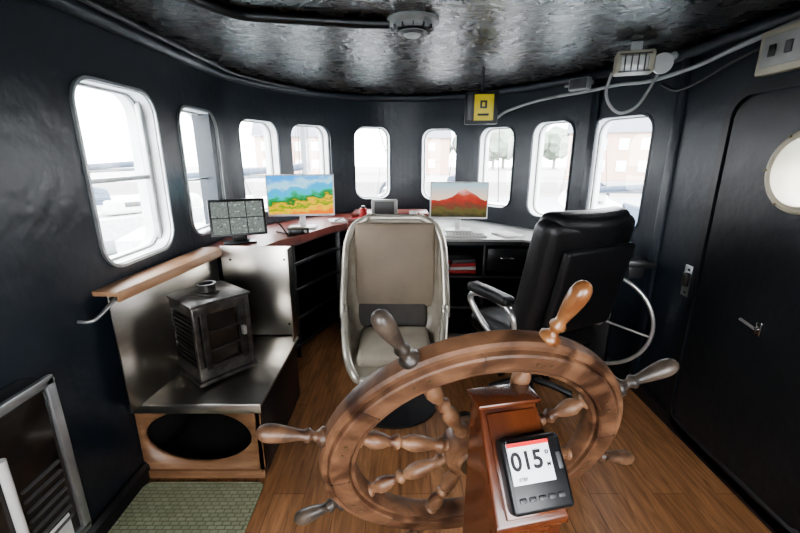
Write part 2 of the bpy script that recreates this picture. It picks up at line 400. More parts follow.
for k in range(6):
    a = k*pi/3; box('porthole_bolt_%d' % k, (.012,.010,.012), (px_+.166*math.cos(a),-.044,pz_+.166*math.sin(a)), 'brass', d)
box('handle_plate', (.03,.01,.07), (0,-.028,-.14), 'chrome', d)
cyl('handle_lever', .007, (0,-.045,-.14), (-.09,-.045,-.125), 'railsteel', d)
cyl('handle_stem', .008, (0,-.02,-.14), (0,-.05,-.14), 'chrome', d)
for z in (.65,-.1,-.75):
    cyl('hinge_%d' % int(z*100+100), .012, (.44,-.035,z-.05), (.44,-.035,z+.05), 'door', d)
e = empty('door_latch', (XR,2.27,.93)); box('plate', (.012,.08,.19), (-.006,0,0), 'frame_steel', e, bevel=.005); box('keeper', (.03,.035,.08), (-.02,0,.01), 'iron', e)
for z in (-.07,.07): cyl('screw%d' % (z > 0), .007, (-.012,0,z), (-.017,0,z), 'iron', e, n=10)
def baseboard(name, P, z1=.10, th=.03):
    Nn = normals(P); vs, fs = [], []; prof = [(0,0),(-th,0),(-th,z1-.02),(-th*.5,z1),(0,z1)]
    for p, q in zip(P, Nn):
        for dd, z in prof: c = p+q*dd; vs.append((c.x,c.y,z))
    k = len(prof)
    for i in range(len(P)-1):
        for j in range(k): fs.append((i*k+j, i*k+(j+1)%k, (i+1)*k+(j+1)%k, (i+1)*k+j))
    fs += [tuple(range(k)), tuple((len(P)-1)*k+j for j in range(k))]
    return mesh(name, vs, fs, 'blk')
baseboard('baseboard_left', left_path); baseboard('baseboard_front', FP); baseboard('baseboard_right', right_path)
def off(P, dd): return [p+q*dd for p, q in zip(P, normals(P))]
full = [Vector((XL,-.9)), Vector((XL,1)), Vector((XL,2)), Vector((XL,2.7))]+FP[2:-2]+[Vector((XR,2.2)), Vector((XR,1)), Vector((XR,-.9))]
tube('trim_1', [(p.x,p.y,H-.035) for p in off(full,-.02)], .035, 'wall', smooth=False)
tube('conduit_pipe', [(p.x,p.y,H-.03) for p in off([Vector((XL,-.5)),Vector((XL,1)),Vector((XL,2.0)),Vector((XL,2.9))]+FP[3:24],-.11)], .014, 'blk', smooth=False)

# ---------------------------------------------------------------- ceiling fittings
e = empty('ceiling_vent', (.06,2.14,H))
lathe('base_flange', [(.125,0),(.125,-.012),(.11,-.02),(.095,-.022),(.09,-.045)], 'grey', e, n=40)
for k in range(4): lathe('louvre_ring_%d' % k, [(.085-.014*k,-.03-.009*k),(.098-.014*k,-.036-.009*k),(.098-.014*k,-.04-.009*k),(.083-.014*k,-.036-.009*k)], 'grey' if k % 2 == 0 else 'dgrey', e, n=40)
for k in range(12):
    a = k*pi/6; box('fin_%d' % k, (.03,.006,.02), (.088*math.cos(a),.088*math.sin(a),-.04), 'dgrey', e, rot=(0,0,a))
lathe('centre_cap', [(.038,-.05),(.04,-.066),(.03,-.075),(.0,-.078)], 'whiteplastic', e, n=30)
tube('ceiling_cable', [(-.05,2.13,H-.02),(-.2,2.11,H-.022),(-.55,2.04,H-.022),(-.70,2.0,H-.022),(-.79,1.88,H-.022),(-.84,1.7,H-.022),(-.85,1.3,H-.022)], .022, 'blkplastic')
e = empty('exit_sign', (.60,3.16,1.99), rotz=-.15)
box('housing', (.24,.05,.23), (0,0,0), 'blk', e, bevel=.01); box('yellow_face', (.14,.006,.18), (.018,-.027,0), 'yellow', e); box('left_panel', (.035,.006,.17), (-.085,-.027,0), 'dgrey', e)
box('symbol', (.05,.004,.055), (.015,-.031,.02), 'ink', e); box('symbol_inner', (.02,.004,.03), (.015,-.034,.02), 'yellow', e); box('caption_bar', (.08,.004,.015), (.015,-.031,-.05), 'ink', e)
cyl('hanger', .012, (0,0,.10), (0,0,.28), 'blk', e)
e = empty('bulkhead_lamp', (1.34,2.52,2.16), rotz=-.35)
box('body', (.20,.11,.12), (0,0,0), 'ivory', e, bevel=.015); box('lens', (.14,.03,.08), (-.005,-.06,-.01), 'lensglass', e, bevel=.014)
for k in range(4): box('guard_bar_%d' % k, (.006,.012,.10), (-.055+.033*k,-.08,-.01), 'iron', e)
for s in (-1,1): box('guard_rail_%d' % s, (.16,.012,.008), (-.005,-.08,-.01+.045*s), 'iron', e)
box('bracket', (.06,.06,.05), (0,0,.083), 'grey', e)
e = empty('alarm_sounder', (1.53,2.56,2.17), rotz=-.35)
o = lathe('horn', [(.055,0),(.058,.02),(.045,.03),(.03,.035),(.028,.07)], 'whiteplastic', e, n=30); o.rotation_euler = (-pi/2,0,0)
cyl('mount', .022, (0,.05,0), (.08,.12,.06), 'whiteplastic', e)
tube('handset_cord', [(1.52,2.58,2.11),(1.48,2.58,2.02),(1.42,2.58,1.93),(1.34,2.60,1.90),(1.28,2.62,1.95),(1.26,2.64,2.03),(1.28,2.64,2.13)], .009, 'cable')
e = empty('junction_box', (1.36,3.28,2.17), rotz=-.9); box('case', (.16,.06,.09), (0,0,0), 'grey', e, bevel=.012); box('lid', (.13,.01,.07), (0,-.032,0), 'dgrey', e)
cyl('gland', .012, (-.08,0,0), (-.12,0,0), 'grey', e); box('spacer', (.1,.12,.03), (0,.06,0.02), 'grey', e)
tube('wall_cable', [(1.69,1.5,2.22),(1.69,1.9,2.20),(1.68,2.2,2.17),(1.66,2.5,2.13),(1.60,2.80,2.11),(1.54,3.05,2.13),(1.42,3.30,2.12),(1.30,3.55,2.12),(1.16,3.78,2.10),(1.0,3.98,2.05),(.92,4.08,1.99)], .012, 'cable')
tube('wall_cable', [(1.69,1.6,2.15),(1.69,1.9,2.14),(1.68,2.15,2.12),(1.68,2.4,2.06),(1.67,2.6,2.03),(1.64,2.72,2.08)], .009, 'blkplastic')
e = empty('switch_panel', (XR-.03,1.93,2.10)); box('case', (.05,.26,.19), (0,0,0), 'ivory', e, bevel=.012); box('face', (.01,.20,.13), (-.028,0,0), 'grey', e); box('switch', (.015,.03,.05), (-.035,.04,0), 'blkplastic', e); box('indicator', (.015,.03,.05), (-.035,-.04,0), 'dgrey', e)

# ---------------------------------------------------------------- console desk
con = empty('chart_console', (0,0,0))
inn = off(FP, -.012)
lp = [p for p in inn if p.y >= 3.0 and p.x <= .28 and not (p.x > 0 and p.y < 4)]
left_poly = [Vector((-1.335,2.60))]+lp+[Vector(a) for a in ((.28,3.66),(-.50,3.66),(-.60,3.56),(-.70,3.32),(-.78,3.10),(-.90,2.88),(-.98,2.60))]
slab('desk_top', left_poly, 1.03, 1.045, 'mahog2', con)
slab('desk_edge', [p for p in left_poly], .985, 1.03, 'mahog2', con)
rp = [p for p in inn if p.x > .28 and p.y > 3.1]
right_poly = rp+[Vector((1.18,3.12)),Vector((1.0,3.22)),Vector((.30,3.25))]
slab('side_desk_top', right_poly, .965, .985, 'desk', con)
slab('side_desk_edge', right_poly, .935, .965, 'blk', con)
def inset(poly, k, c):
    c = Vector(c); return [c+(p-c)*k for p in poly]
lpoly2 = [p for p in left_poly if p.x < -.42]
for k, z in enumerate((.10,.34,.58,.80)):
    slab('left_shelf_%d' % k, inset(lpoly2, .93, (-1.15,3.5)), z, z+.02, 'blk', con)
fr = [(-.50,3.66),(-.60,3.56),(-.70,3.32),(-.78,3.10),(-.90,2.88),(-.98,2.62)]
for k, z in enumerate((.12,.36,.60,.82,.97)):
    tube('shelf_lip_%d' % k, [(x-.04,y+.02,z) for x, y in fr], .014, 'blkplastic', con)
for k, (x, y) in enumerate(((-.56,3.62),(-.84,3.04),(-1.02,2.70))):
    box('upright_%d' % k, (.05,.05,.98), (x-.02,y+.04,.49), 'blk', con)
for k, z in enumerate((.10,.36,.64)):
    slab('right_shelf_%d' % k, inset(right_poly, .94, (.9,3.8)), z, z+.02, 'blk', con)
for k, (x, y) in enumerate(((.36,3.34),(.72,3.34),(1.08,3.3))):
    box('divider_%d' % k, (.03,.10 if k else .10,.93), (x,y,.467), 'blk', con)
box('kneehole_back', (.7,.03,.97), (-.06,4.2,.5), 'blk', con)
box('drawer_front', (.33,.02,.20), (.90,3.27,.80), 'blkplastic', con, bevel=.008); box('drawer_pull', (.12,.02,.015), (.90,3.25,.82), 'chrome', con)
box('centre_ledge', (.78,.34,.035), (-.10,4.18,1.075), 'mahog2', con, bevel=.01)
box('centre_fiddle', (.76,.025,.05), (-.10,3.68,1.06), 'mahog2', con, bevel=.008)

def monitor(name, loc, rz, w, h, scr, deskz, frame):
    e = empty(name, loc, rz)
    box('bezel', (w,.03,h), (0,.012,0), frame, e, bevel=.008); uvplane('screen', w-.022, h-.03, scr, e, (0,-.0045,.004))
    hh = loc[2]-deskz
    box('stand_neck', (.05,.02,hh), (0,.04,-hh/2), 'whiteplastic', e, bevel=.006); box('stand_foot', (.24,.17,.012), (0,.02,-hh+.008), 'whiteplastic', e, bevel=.005)
    box('rear_bulge', (w*.5,.04,h*.5), (0,.04,0), frame, e, bevel=.015)
    return e
monitor('computer_monitor', (-.84,3.42,1.325), .12, .56, .35, 'scr1', 1.045, 'whiteplastic')
monitor('computer_monitor', (.53,3.62,1.26), -.06, .52, .33, 'scr2', .985, 'whiteplastic')
e = empty('tablet_computer', (-1.13,2.78,1.235), .42)
box('case', (.37,.018,.26), (0,0,0), 'blkplastic', e, rot=(-.3,0,0), bevel=.008); uvplane('screen', .34, .23, 'scr3', e, (0,-.011,.0), rot=(-.3,0,0))
box('stand', (.16,.012,.22), (0,.09,-.06), 'blkplastic', e, rot=(.5,0,0)); box('foot', (.22,.14,.012), (0,.05,-.181), 'blkplastic', e); box('stand_lower', (.10,.012,.07), (0,.05,-.15), 'blkplastic', e)
tube('charging_cable', [(-.93,2.90,1.22),(-.89,2.97,1.14),(-.86,3.02,1.06),(-.90,3.12,1.055),(-1.0,3.2,1.055)], .006, 'blkplastic')
e = empty('chart_plotter', (-.15,3.88,1.16)); box('case', (.25,.07,.17), (0,0,0), 'grey', e, bevel=.015); box('face', (.19,.008,.12), (0,-.037,.008), 'dgrey', e); box('foot', (.14,.09,.03), (0,0,-.10), 'grey', e)
for k in range(3): box('key_%d' % k, (.02,.01,.01), (-.05+.05*k,-.04,-.068), 'blkplastic', e)
e = empty('vhf_radio', (-.82,3.18,1.069), .4); box('case', (.16,.10,.045), (0,0,0), 'blkplastic', e, bevel=.008); box('display', (.07,.004,.025), (-.02,-.051,0), 'dgrey', e); cyl('knob', .012, (.05,-.05,0), (.05,-.065,0), 'grey', e)
e = empty('keyboard', (.56,3.38,.993), -.05); box('tray', (.36,.12,.014), (0,0,0), 'whiteplastic', e, bevel=.004)
for r in range(4):
    for c in range(12): box('key_%d_%d' % (r,c), (.022,.02,.006), (-.152+.0277*c,-.04+.027*r,.009), 'grey', e, bevel=.002, seg=1)
e = empty('paper_stack', (.92,3.40,.987), .3)
for k in range(3): box('sheet_%d' % k, (.17,.22,.004), (.008*k,.006*k,.002+.004*k), 'paper', e, rot=(0,0,.1*k), bevel=.001)
e = empty('book_stack', (.54,3.42,.662))
for k, mm in enumerate(('red','paper','red','dgrey')): box('book_%d' % k, (.24-.01*k,.18,.03), (0,0,.015+.031*k), mm, e, rot=(0,0,.05*k))
e = empty('ashtray', (-.42,3.82,1.047)); lathe('dish', [(.04,0),(.055,.03),(.05,.032),(.036,.008)], 'red', e)
e = empty('coffee_mug', (.13,3.85,1.047)); lathe('cup', [(.036,0),(.04,.01),(.041,.09),(.037,.09),(.035,.012)], 'whiteplastic', e); tube('handle', [(.04,0,.075),(.065,0,.07),(.068,0,.04),(.04,0,.025)], .006, 'whiteplastic', e)
e = empty('flare_tin', (-.36,3.93,1.047)); lathe('can', [(.035,0),(.037,.005),(.037,.10),(.033,.107)], 'red', e); lathe('cap', [(.02,.107),(.02,.125),(.016,.13)], 'blkplastic', e)
e = empty('notebook', (-.60,3.80,1.047), .3); box('cover', (.15,.21,.012), (0,0,.006), 'paper', e, bevel=.002); cyl('pen', .005, (-.03,-.08,.017), (.05,.06,.017), 'blue', e, n=10)
e = empty('notebook', (.14,3.74,1.047), -.2); box('cover', (.10,.07,.015), (0,0,.008), 'red', e, bevel=.002); box('pages', (.094,.066,.009), (.004,0,.008), 'paper', e, bevel=.001)

# ---------------------------------------------------------------- tub chair (faces aft)
tc_ = empty('helm_tub_chair', (-.035,2.44,0))
spine = [(-.36,.38,.22,.02),(-.28,.42,.28,.08),(-.15,.41,.31,.17),(.02,.40,.33,.24),(.16,.42,.335,.27),(.25,.51,.34,.26),(.295,.66,.345,.21),(.33,.82,.345,.15),(.355,.97,.34,.11),(.375,1.08,.325,.07),(.385,1.17,.285,.04),(.388,1.225,.19,.015)]
sp3 = catmull([(a,b,0) for a,b,_,_ in spine], 4); wv = catmull([(c,d_,0) for _,_,c,d_ in spine], 4)
vs, fs = [], []; NU = 17; n = len(sp3)
for i in range(n):
    p = sp3[i]; t = (sp3[min(i+1,n-1)]-sp3[max(i-1,0)]).normalized(); nn = Vector((-t.y, t.x))
    hw, wg = wv[i].x, wv[i].y
    for j in range(NU):
        u = -1+2*j/(NU-1); f = math.sin(u*pi/2); f = math.copysign(abs(f)**.85, f); g = abs(u)**3
        vs.append((hw*f, p.x+nn.x*wg*g, p.y+nn.y*wg*g))
for i in range(n-1):
    for j in range(NU-1): fs.append((i*NU+j, i*NU+j+1, (i+1)*NU+j+1, (i+1)*NU+j))
sh = mesh('shell', vs, fs, 'blkplastic', tc_, smooth=True); sh.data.materials.append(M['shellin'])
md = sh.modifiers.new('s', 'SOLIDIFY'); md.thickness = .035; md.offset = 0; md.material_offset = 1
edge = [vs[i*NU] for i in range(n)]+[vs[(n-1)*NU+j] for j in range(1,NU-1)]+[vs[i*NU+NU-1] for i in range(n-1,-1,-1)]+[vs[j] for j in range(NU-2,0,-1)]
tube('rim_piping', edge, .026, 'cream', tc_, smooth=False, closed=True, n=12)
cushion('back_pad', (.56,.05,.60), (0,.295,.90), 'beige', tc_, rot=(-.13,0,0), puff=.03)
cushion('gap_shade_pad', (.50,.06,.20), (-.02,.235,.55), 'gapshade', tc_, rot=(-.35,0,0), puff=.008)  # dark pad in place of the shaded gap between back and seat
cushion('seat_pad', (.46,.46,.08), (0,-.08,.465), 'seatgrey', tc_, puff=.02)
cyl('pedestal', .05, (0,0,.03), (0,0,.40), 'iron', tc_)
lathe('pedestal_base', [(.30,0),(.30,.015),(.26,.03),(.08,.05),(.06,.08)], 'blk', tc_, n=40)
box('swivel_plate', (.30,.36,.05), (0,0,.365), 'blk', tc_)

# ---------------------------------------------------------------- office chair
oc = empty('office_chair', (.91,2.52,0), math.radians(27)); oc.scale = (1.06,1.06,1.03)  # faces local +Y
cushion('seat', (.58,.56,.13), (0,.02,.50), 'leather', oc, puff=.03)
cushion('seat_front_roll', (.56,.14,.12), (0,.26,.50), 'leather', oc, puff=.01)
cushion('backrest', (.68,.14,.72), (0,-.27,.93), 'leather', oc, rot=(.20,0,0), puff=.03, bend=.035)
cushion('headrest', (.60,.14,.20), (0,-.315,1.22), 'leather', oc, rot=(.16,0,0), puff=.03, bend=.035)
cushion('lumbar_pad', (.54,.09,.26), (0,-.19,.74), 'leather', oc, rot=(.12,0,0), puff=.03)
cushion('back_shell', (.52,.05,.52), (0,-.355,.88), 'leather', oc, rot=(.2,0,0), puff=.01)
for s in (-1,1):
    cushion('arm_pad_%d' % s, (.09,.36,.055), (.335*s,.05,.785), 'leather', oc, puff=.008)
    tube('arm_loop_%d' % s, [(.31*s,-.18,.53),(.345*s,-.17,.70),(.34*s,-.08,.755),(.34*s,.14,.755),(.345*s,.22,.70),(.31*s,.14,.56),(.27*s,.05,.47)], .020, 'railsteel' if s < 0 else 'blkplastic', oc)
box('tilt_mechanism', (.22,.28,.06), (0,0,.41), 'blk', oc)
cyl('gas_lift', .028, (0,0,.12), (0,0,.40), 'blk', oc); cyl('lift_cover', .04, (0,0,.10), (0,0,.25), 'blk', oc)
for k in range(5):
    a = 2*pi*k/5+.3; c, s = math.cos(a), math.sin(a)
    tube('base_arm_%d' % k, [(.03*c,.03*s,.13),(.15*c,.15*s,.115),(.27*c,.27*s,.085)], .022, 'blk', oc)
    for q in (-1,1):
        o = lathe('caster_%d_%d' % (k,q), [(.02,-.008),(.028,-.004),(.028,.004),(.02,.008)], 'blkplastic', oc, n=18, loc=(.27*c-q*.016*s,.27*s+q*.016*c,.029)); o.rotation_euler = (pi/2,0,a)
    cyl('caster_stem_%d' % k, .009, (.27*c,.27*s,.03), (.27*c,.27*s,.085), 'blk', oc, n=10)

# steel hand wheel on the starboard side, behind the chair
ga = Vector((.77,-.64,0)).normalized(); gn = Vector((-.64,-.77,0)).normalized()
gc = Vector((1.415,2.66,.53)); R_ = .34
mt = Matrix(((ga.x,gn.x,0,gc.x),(ga.y,gn.y,0,gc.y),(0,0,1,gc.z),(0,0,0,1)))
hwl = empty('steel_hand_wheel', mtx=mt)
tube('ring', [(R_*math.cos(2*pi*k/48),0,R_*math.sin(2*pi*k/48)) for k in range(48)], .014, 'railsteel', hwl, smooth=False, closed=True, n=12)
for k in range(3):
    a = 2*pi*k/3-.15; cyl('spoke_%d' % k, .008, (.04*math.cos(a),0,.04*math.sin(a)), (R_*math.cos(a),0,R_*math.sin(a)), 'railsteel', hwl, n=12)
hb = lathe('hub', [(.03,-.03),(.045,-.02),(.045,.02),(.03,.03)], 'railsteel', hwl, n=24); hb.rotation_euler = (pi/2,0,0)
cyl('shaft', .018, (0,-.02,0), (0,-.16,0), 'iron', hwl); box('stand', (.12,.10,.64), (0,-.17,-.21), 'blk', hwl, bevel=.01)
e = empty('side_shelf', (1.60,2.68,.95), -.15)
box('tray', (.18,.32,.02), (0,0,0), 'blk', e); box('tray_lip', (.18,.012,.04), (0,-.16,.01), 'blkplastic', e, bevel=.004); box('tray_lip_end', (.012,.32,.04), (-.09,0,.01), 'blkplastic', e, bevel=.004)
tube('rail', [(-.09,-.15,.035),(-.10,0,.045),(-.09,.15,.035)], .008, 'railsteel', e)
box('bracket', (.10,.02,.10), (.02,-.05,-.06), 'blk', e); cyl('cup', .03, (0,.05,.01), (0,.05,.08), 'dgrey', e)

# ---------------------------------------------------------------- stove hearth
he = empty('stove_hearth', (0,0,0))
x0, x1, y0, y1, ht = -1.345, -.71, 1.75, 2.50, .46
fpn = box('front_panel', (x1-x0,.025,ht-.03), ((x0+x1)/2,y0+.0125,(ht-.03)/2+.01), 'plydark', he, bevel=.002)
cut = lathe('c', [(.205,-.3),(.205,.3)], 'hole', loc=((x0+x1)/2-.01,y0,.255), rot=(pi/2,0,0), n=56); cut.scale = (1.33,.76,1)
bpy.context.view_layer.update(); boolcut(fpn, [cut]); kill([cut])
box('side_panel', (.025,y1-y0-.03,ht-.03), (x1-.0125,(y0+y1)/2+.01,(ht-.03)/2+.01), 'blk', he, bevel=.002)
box('inner_back', (x1-x0-.05,.02,ht-.04), ((x0+x1)/2,y1-.03,ht/2), 'hole', he); box('inner_floor', (x1-x0-.05,y1-y0-.06,.02), ((x0+x1)/2,(y0+y1)/2,.015), 'hole', he)
box('inner_left', (.02,y1-y0-.06,ht-.04), (x0+.012,(y0+y1)/2,ht/2), 'hole', he)
box('corner_post', (.03,.03,ht-.02), (x1-.015,y0+.015,ht/2), 'plydark', he)
box('bottom_rail', (x1-x0,.02,.045), ((x0+x1)/2,y0-.005,.03), 'plydark', he)
box('steel_top', (x1-x0+.02,y1-y0+.03,.022), ((x0+x1)/2+.01,(y0+y1)/2-.01,ht-.008), 'steel', he, bevel=.006)
box('steel_front_lip', (x1-x0+.02,.006,.045), ((x0+x1)/2+.01,y0-.026,ht-.025), 'steel', he, bevel=.002)
box('left_splash', (.008,.88,.60), (-1.245,2.10,.76), 'steel', he, bevel=.002, rot=(0,0,-.10))
box('ledge', (.13,.90,.022), (-1.265,2.10,1.065), 'ply', he, rot=(0,0,-.09), bevel=.004)
box('ledge_fascia', (.012,.90,.05), (-1.197,2.105,1.05), 'ply', he, rot=(0,0,-.10), bevel=.003)
box('rear_splash', (.46,.008,.62), (-.93,2.515,.78), 'steel', he, bevel=.002)
box('rear_splash_fold', (.008,.12,.62), (-.70,2.46,.78), 'steel', he, bevel=.002)
for z in (.55,1.0):
    for x in (-1.1,-.75): cyl('rivet', .008, (x,2.511,z), (x,2.507,z), 'iron', he, n=10)
tube('towel_hook', [(-1.345,1.55,.98),(-1.30,1.55,.98),(-1.28,1.58,.99),(-1.28,1.70,1.03),(-1.28,1.76,1.045)], .009, 'frame_steel')

# stove : boxy iron heater, louvred side, glazed door, flat top, short flue collar
st = empty('stove', (-1.055,2.07,ht+.003), math.radians(-40)); 
W, HH = .295, .46
box('base_tray', (W+.04,W+.04,.02), (0,0,.030), 'stovebar', st)
for sx in (-1,1):
    for sy in (-1,1):
        box('leg_%d_%d' % (sx,sy), (.03,.03,.024), (sx*.12,sy*.12,.012), 'iron', st)
        box('corner_bar_%d_%d' % (sx,sy), (.028,.028,HH-.05), (sx*(W/2-.008),sy*(W/2-.008),.04+(HH-.05)/2), 'stovebar', st)
box('firebox', (W-.05,W-.05,HH-.07), (0,0,.045+(HH-.07)/2), 'rust', st)
for k in range(4):
    a = k*pi/2; R = Matrix.Rotation(a, 4, 'Z')
    items = [('top_rail',(W,.02,.05),(0,-W/2+.003,HH-.035),'stovebar'),('bottom_rail',(W,.02,.07),(0,-W/2+.003,.078),'stovebar')]
    if k % 2 == 0:   # louvred sides
        items += [('louvre_%d' % q,(W-.04,.014,.010),(0,-W/2+.006,.135+.026*q),'iron') for q in range(11)]
        items += [('side_sheet',(W-.04,.006,HH-.15),(0,-W/2+.016,.255),'iron')]
    else:            # glazed door
        items += [('door_stile_a',(.035,.02,HH-.14),(-W/2+.045,-W/2+.0,.255),'iron'),('door_stile_b',(.035,.02,HH-.14),(W/2-.045,-W/2+.0,.255),'iron'),
                  ('door_glass',(W-.09,.006,HH-.16),(0,-W/2+.012,.255),'dglass'),('door_bar',(W-.06,.014,.012),(0,-W/2+.0,.30),'iron'),('door_bar_low',(W-.06,.014,.012),(0,-W/2+.0,.20),'iron')]
    for nm, sz, lc, mm in items:
        box('%s_%d' % (nm,k), sz, R @ Vector(lc), mm, st, rot=(0,0,a), bevel=.003)
box('top_plate', (W+.03,W+.03,.016), (0,0,HH-.002), 'stovebar', st, bevel=.005)
kn = Matrix.Rotation(pi/2,4,'Z') @ Vector((.10,-W/2-.02,.26)); box('door_knob', (.03,.02,.05), kn, 'railsteel', st)
lathe('flue_collar', [(.062,HH+.005),(.062,HH+.014),(.046,HH+.018),(.046,HH+.050),(.052,HH+.052),(.052,HH+.060),(.038,HH+.060),(.038,HH+.02)], 'iron', st, n=32)

# ---------------------------------------------------------------- mat
e = slab('floor_mat', [Vector((a-1.01,b+1.40)) for a,b in rrect(.60,.60,.03)], .001, .014, 'mat')
tube('mat_edge', [(a-1.01,b+1.40,.010) for a,b in rrect(.60,.60,.03)], .008, 'mat', smooth=False, closed=True, n=8).parent = e

# ---------------------------------------------------------------- wall heater (left, near)
e = empty('wall_heater', (XL,1.05,.56))  # faces +X
box('casing', (.10,.42,.66), (.05,0,0), 'blk', e, bevel=.01)
for nm, sz, lc in (('frame_top',(.02,.44,.035),(.105,0,.325)),('frame_bottom',(.02,.44,.035),(.105,0,-.325)),('frame_near',(.02,.035,.66),(.105,-.205,0)),('frame_far',(.02,.035,.66),(.105,.205,0))):
    box(nm, sz, lc, 'frame_steel', e, bevel=.004)
box('glass_panel', (.006,.37,.60), (.102,0,0), 'dglass', e)
for k in range(7): box('slat_%d' % k, (.012,.15,.012), (.108,.09,-.22+.04*k), 'dgrey', e)
cyl('tube_lamp', .014, (.115,-.02,-.24), (.115,-.02,.18), 'whiteplastic', e); box('label', (.004,.12,.12), (.107,.09,-.26), 'whiteplastic', e)

# ---------------------------------------------------------------- ship's wheel
e0 = Vector((-.94,-.235,.267)).normalized(); e9 = Vector((.348,-.247,.905)); e9 = (e9-e0*e9.dot(e0)).normalized(); ez = e0.cross(e9)
HUB = Vector((.1825,.843,.948))
mt = Matrix(((e0.x,e9.x,ez.x,HUB.x),(e0.y,e9.y,ez.y,HUB.y),(e0.z,e9.z,ez.z,HUB.z),(0,0,0,1)))
sw = empty('ship_steering_wheel', mtx=mt)
prof = [(.292,-.018),(.296,-.024),(.304,-.024),(.306,-.021),(.309,-.031),(.314,-.034),(.349,-.034),(.354,-.031),(.357,-.021),(.360,-.024),(.370,-.024),(.376,-.017),(.378,0),(.376,.017),(.370,.024),(.359,.024),(.353,.034),(.313,.034),(.305,.024),(.296,.024),(.292,.018),(.290,0)]
vs, fs = [], []; NS = 128; K = len(prof)
for i in range(NS):
    a = 2*pi*i/NS
    for r, z in prof: vs.append((r*math.cos(a), r*math.sin(a), z))
for i in range(NS):
    for j in range(K): fs.append((i*K+j, i*K+(j+1)%K, ((i+1)%NS)*K+(j+1)%K, ((i+1)%NS)*K+j))
o = mesh('rim', vs, fs, 'rimwood', sw); autosmooth(o, 28)
sprof = [(.015,.05),(.021,.058),(.022,.068),(.013,.075),(.012,.082),(.018,.088),(.019,.094),(.012,.102),(.013,.115),(.018,.135),(.0205,.155),(.019,.170),(.013,.185),(.0105,.192),(.017,.199),(.018,.206),(.0105,.214),(.011,.224),(.017,.236),(.020,.252),(.0195,.265),(.013,.277),(.012,.284),(.018,.288),(.018,.300)]
hprof = [(.018,.368),(.022,.374),(.0225,.383),(.015,.389),(.0105,.396),(.011,.402),(.0165,.408),(.017,.414),(.0115,.421),(.0125,.432),(.016,.450),(.0195,.474),(.0205,.492),(.018,.507),(.012,.516),(.005,.520),(.0,.521)]
hm = ['handle_br','handle_gr','handle_or','handle_gr','handle_br','handle_br','handle_br','handle_gr']
for k in range(8):
    a = k*pi/4; er = (Matrix.Rotation(a,3,'Z') @ Matrix.Rotation(pi/2,3,'Y')).to_euler()
    o = lathe('spoke_%d' % k, sprof, 'wheelwood', sw, n=22, ang=60); o.rotation_euler = er
    o = lathe('handle_%d' % k, hprof, hm[k], sw, n=22, ang=60); o.rotation_euler = er
    for q in (-.05,.05):
        lathe('screw_%d_%d' % (k,q > 0), [(.0045,0),(.0045,-.0008),(.003,-.001)], 'brass', sw, n=12, loc=(.332*math.cos(a+q),.332*math.sin(a+q),-.034))
    b = a+pi/8; box('felloe_joint_%d' % k, (.045,.0012,.0688), (.332*math.cos(b),.332*math.sin(b),0), 'blk', sw, rot=(0,0,b), bevel=0)
lathe('hub', [(.02,-.045),(.045,-.045),(.05,-.038),(.072,-.034),(.075,-.026),(.075,.026),(.072,.034),(.05,.038),(.045,.06),(.02,.06)], 'wheelwood', sw, n=40)
lathe('hub_plate', [(.044,-.048),(.044,-.044)], 'brass', sw, n=40)

# pedestal with compass / autopilot display box, on the aft side of the wheel
YAW = math.radians(12)
pd = empty('steering_pedestal', (.226,.672,0), YAW)
tt = math.radians(38)
zf0 = 1.000; yf0 = -.095; FL = .210
zt = zf0+FL*math.cos(tt); yt = yf0+FL*math.sin(tt); yb = .080
hw = .074
def tapered(name, hw0, hw1, m):
    loop = [(yf0+.02,.06),(yf0+.02,.975),(yf0,.985),(yf0,zf0),(yt,zt),(yb,zt),(yb,.06)]
    f = lambda b: hw0 if b < 1.01 else hw1
    vs = [(-f(b),a,b) for a,b in loop]+[(f(b),a,b) for a,b in loop]; n = len(loop)
    return mesh(name, vs, [tuple(range(n)),tuple(range(n,2*n))]+[(i,(i+1)%n,n+(i+1)%n,n+i) for i in range(n)], m, pd)
o = tapered('cabinet', hw, hw*.84, 'mahog')
md = o.modifiers.new('b','BEVEL'); md.width = .006; md.segments = 3; md.limit_method = 'ANGLE'
box('top_lid', (hw*1.68+.012,yb-yt+.02,.010), (0,(yb+yt)/2,zt+.005), 'mahog', pd, bevel=.004)
box('base_plinth', (.24,.26,.06), (0,0,.03), 'mahog', pd, bevel=.01)
fr_ = empty('display_mount', (0,0,0)); fr_.parent = pd; fr_.location = (0,(yf0+yt)/2,(zf0+zt)/2); fr_.rotation_euler = (-tt,0,0)
box('face_board', (hw*1.68-.02,.006,FL-.025), (0,-.002,0), 'mahog', fr_, bevel=.003)
box('instrument_case', (.122,.034,.128), (.014,-.016,-.020), 'blkplastic', fr_, bevel=.009, seg=3)
box('lcd', (.084,.004,.070), (.004,-.034,.000), 'lcd', fr_, bevel=.001); box('lcd_header', (.084,.003,.007), (.004,-.0362,.0315), 'lcdred', fr_, bevel=0)
for k in range(5): box('button_%d' % k, (.014,.004,.008), (-.026+.019*k,-.034,-.060), 'dgrey', fr_, bevel=.002)
box('side_button', (.010,.004,.03), (.062,-.034,-.004), 'dgrey', fr_, bevel=.003)
for sx in (-1,1): cyl('case_screw_%d' % sx, .003, (.014+.052*sx,-.032,.038), (.014+.052*sx,-.035,.038), 'chrome', fr_, n=10)
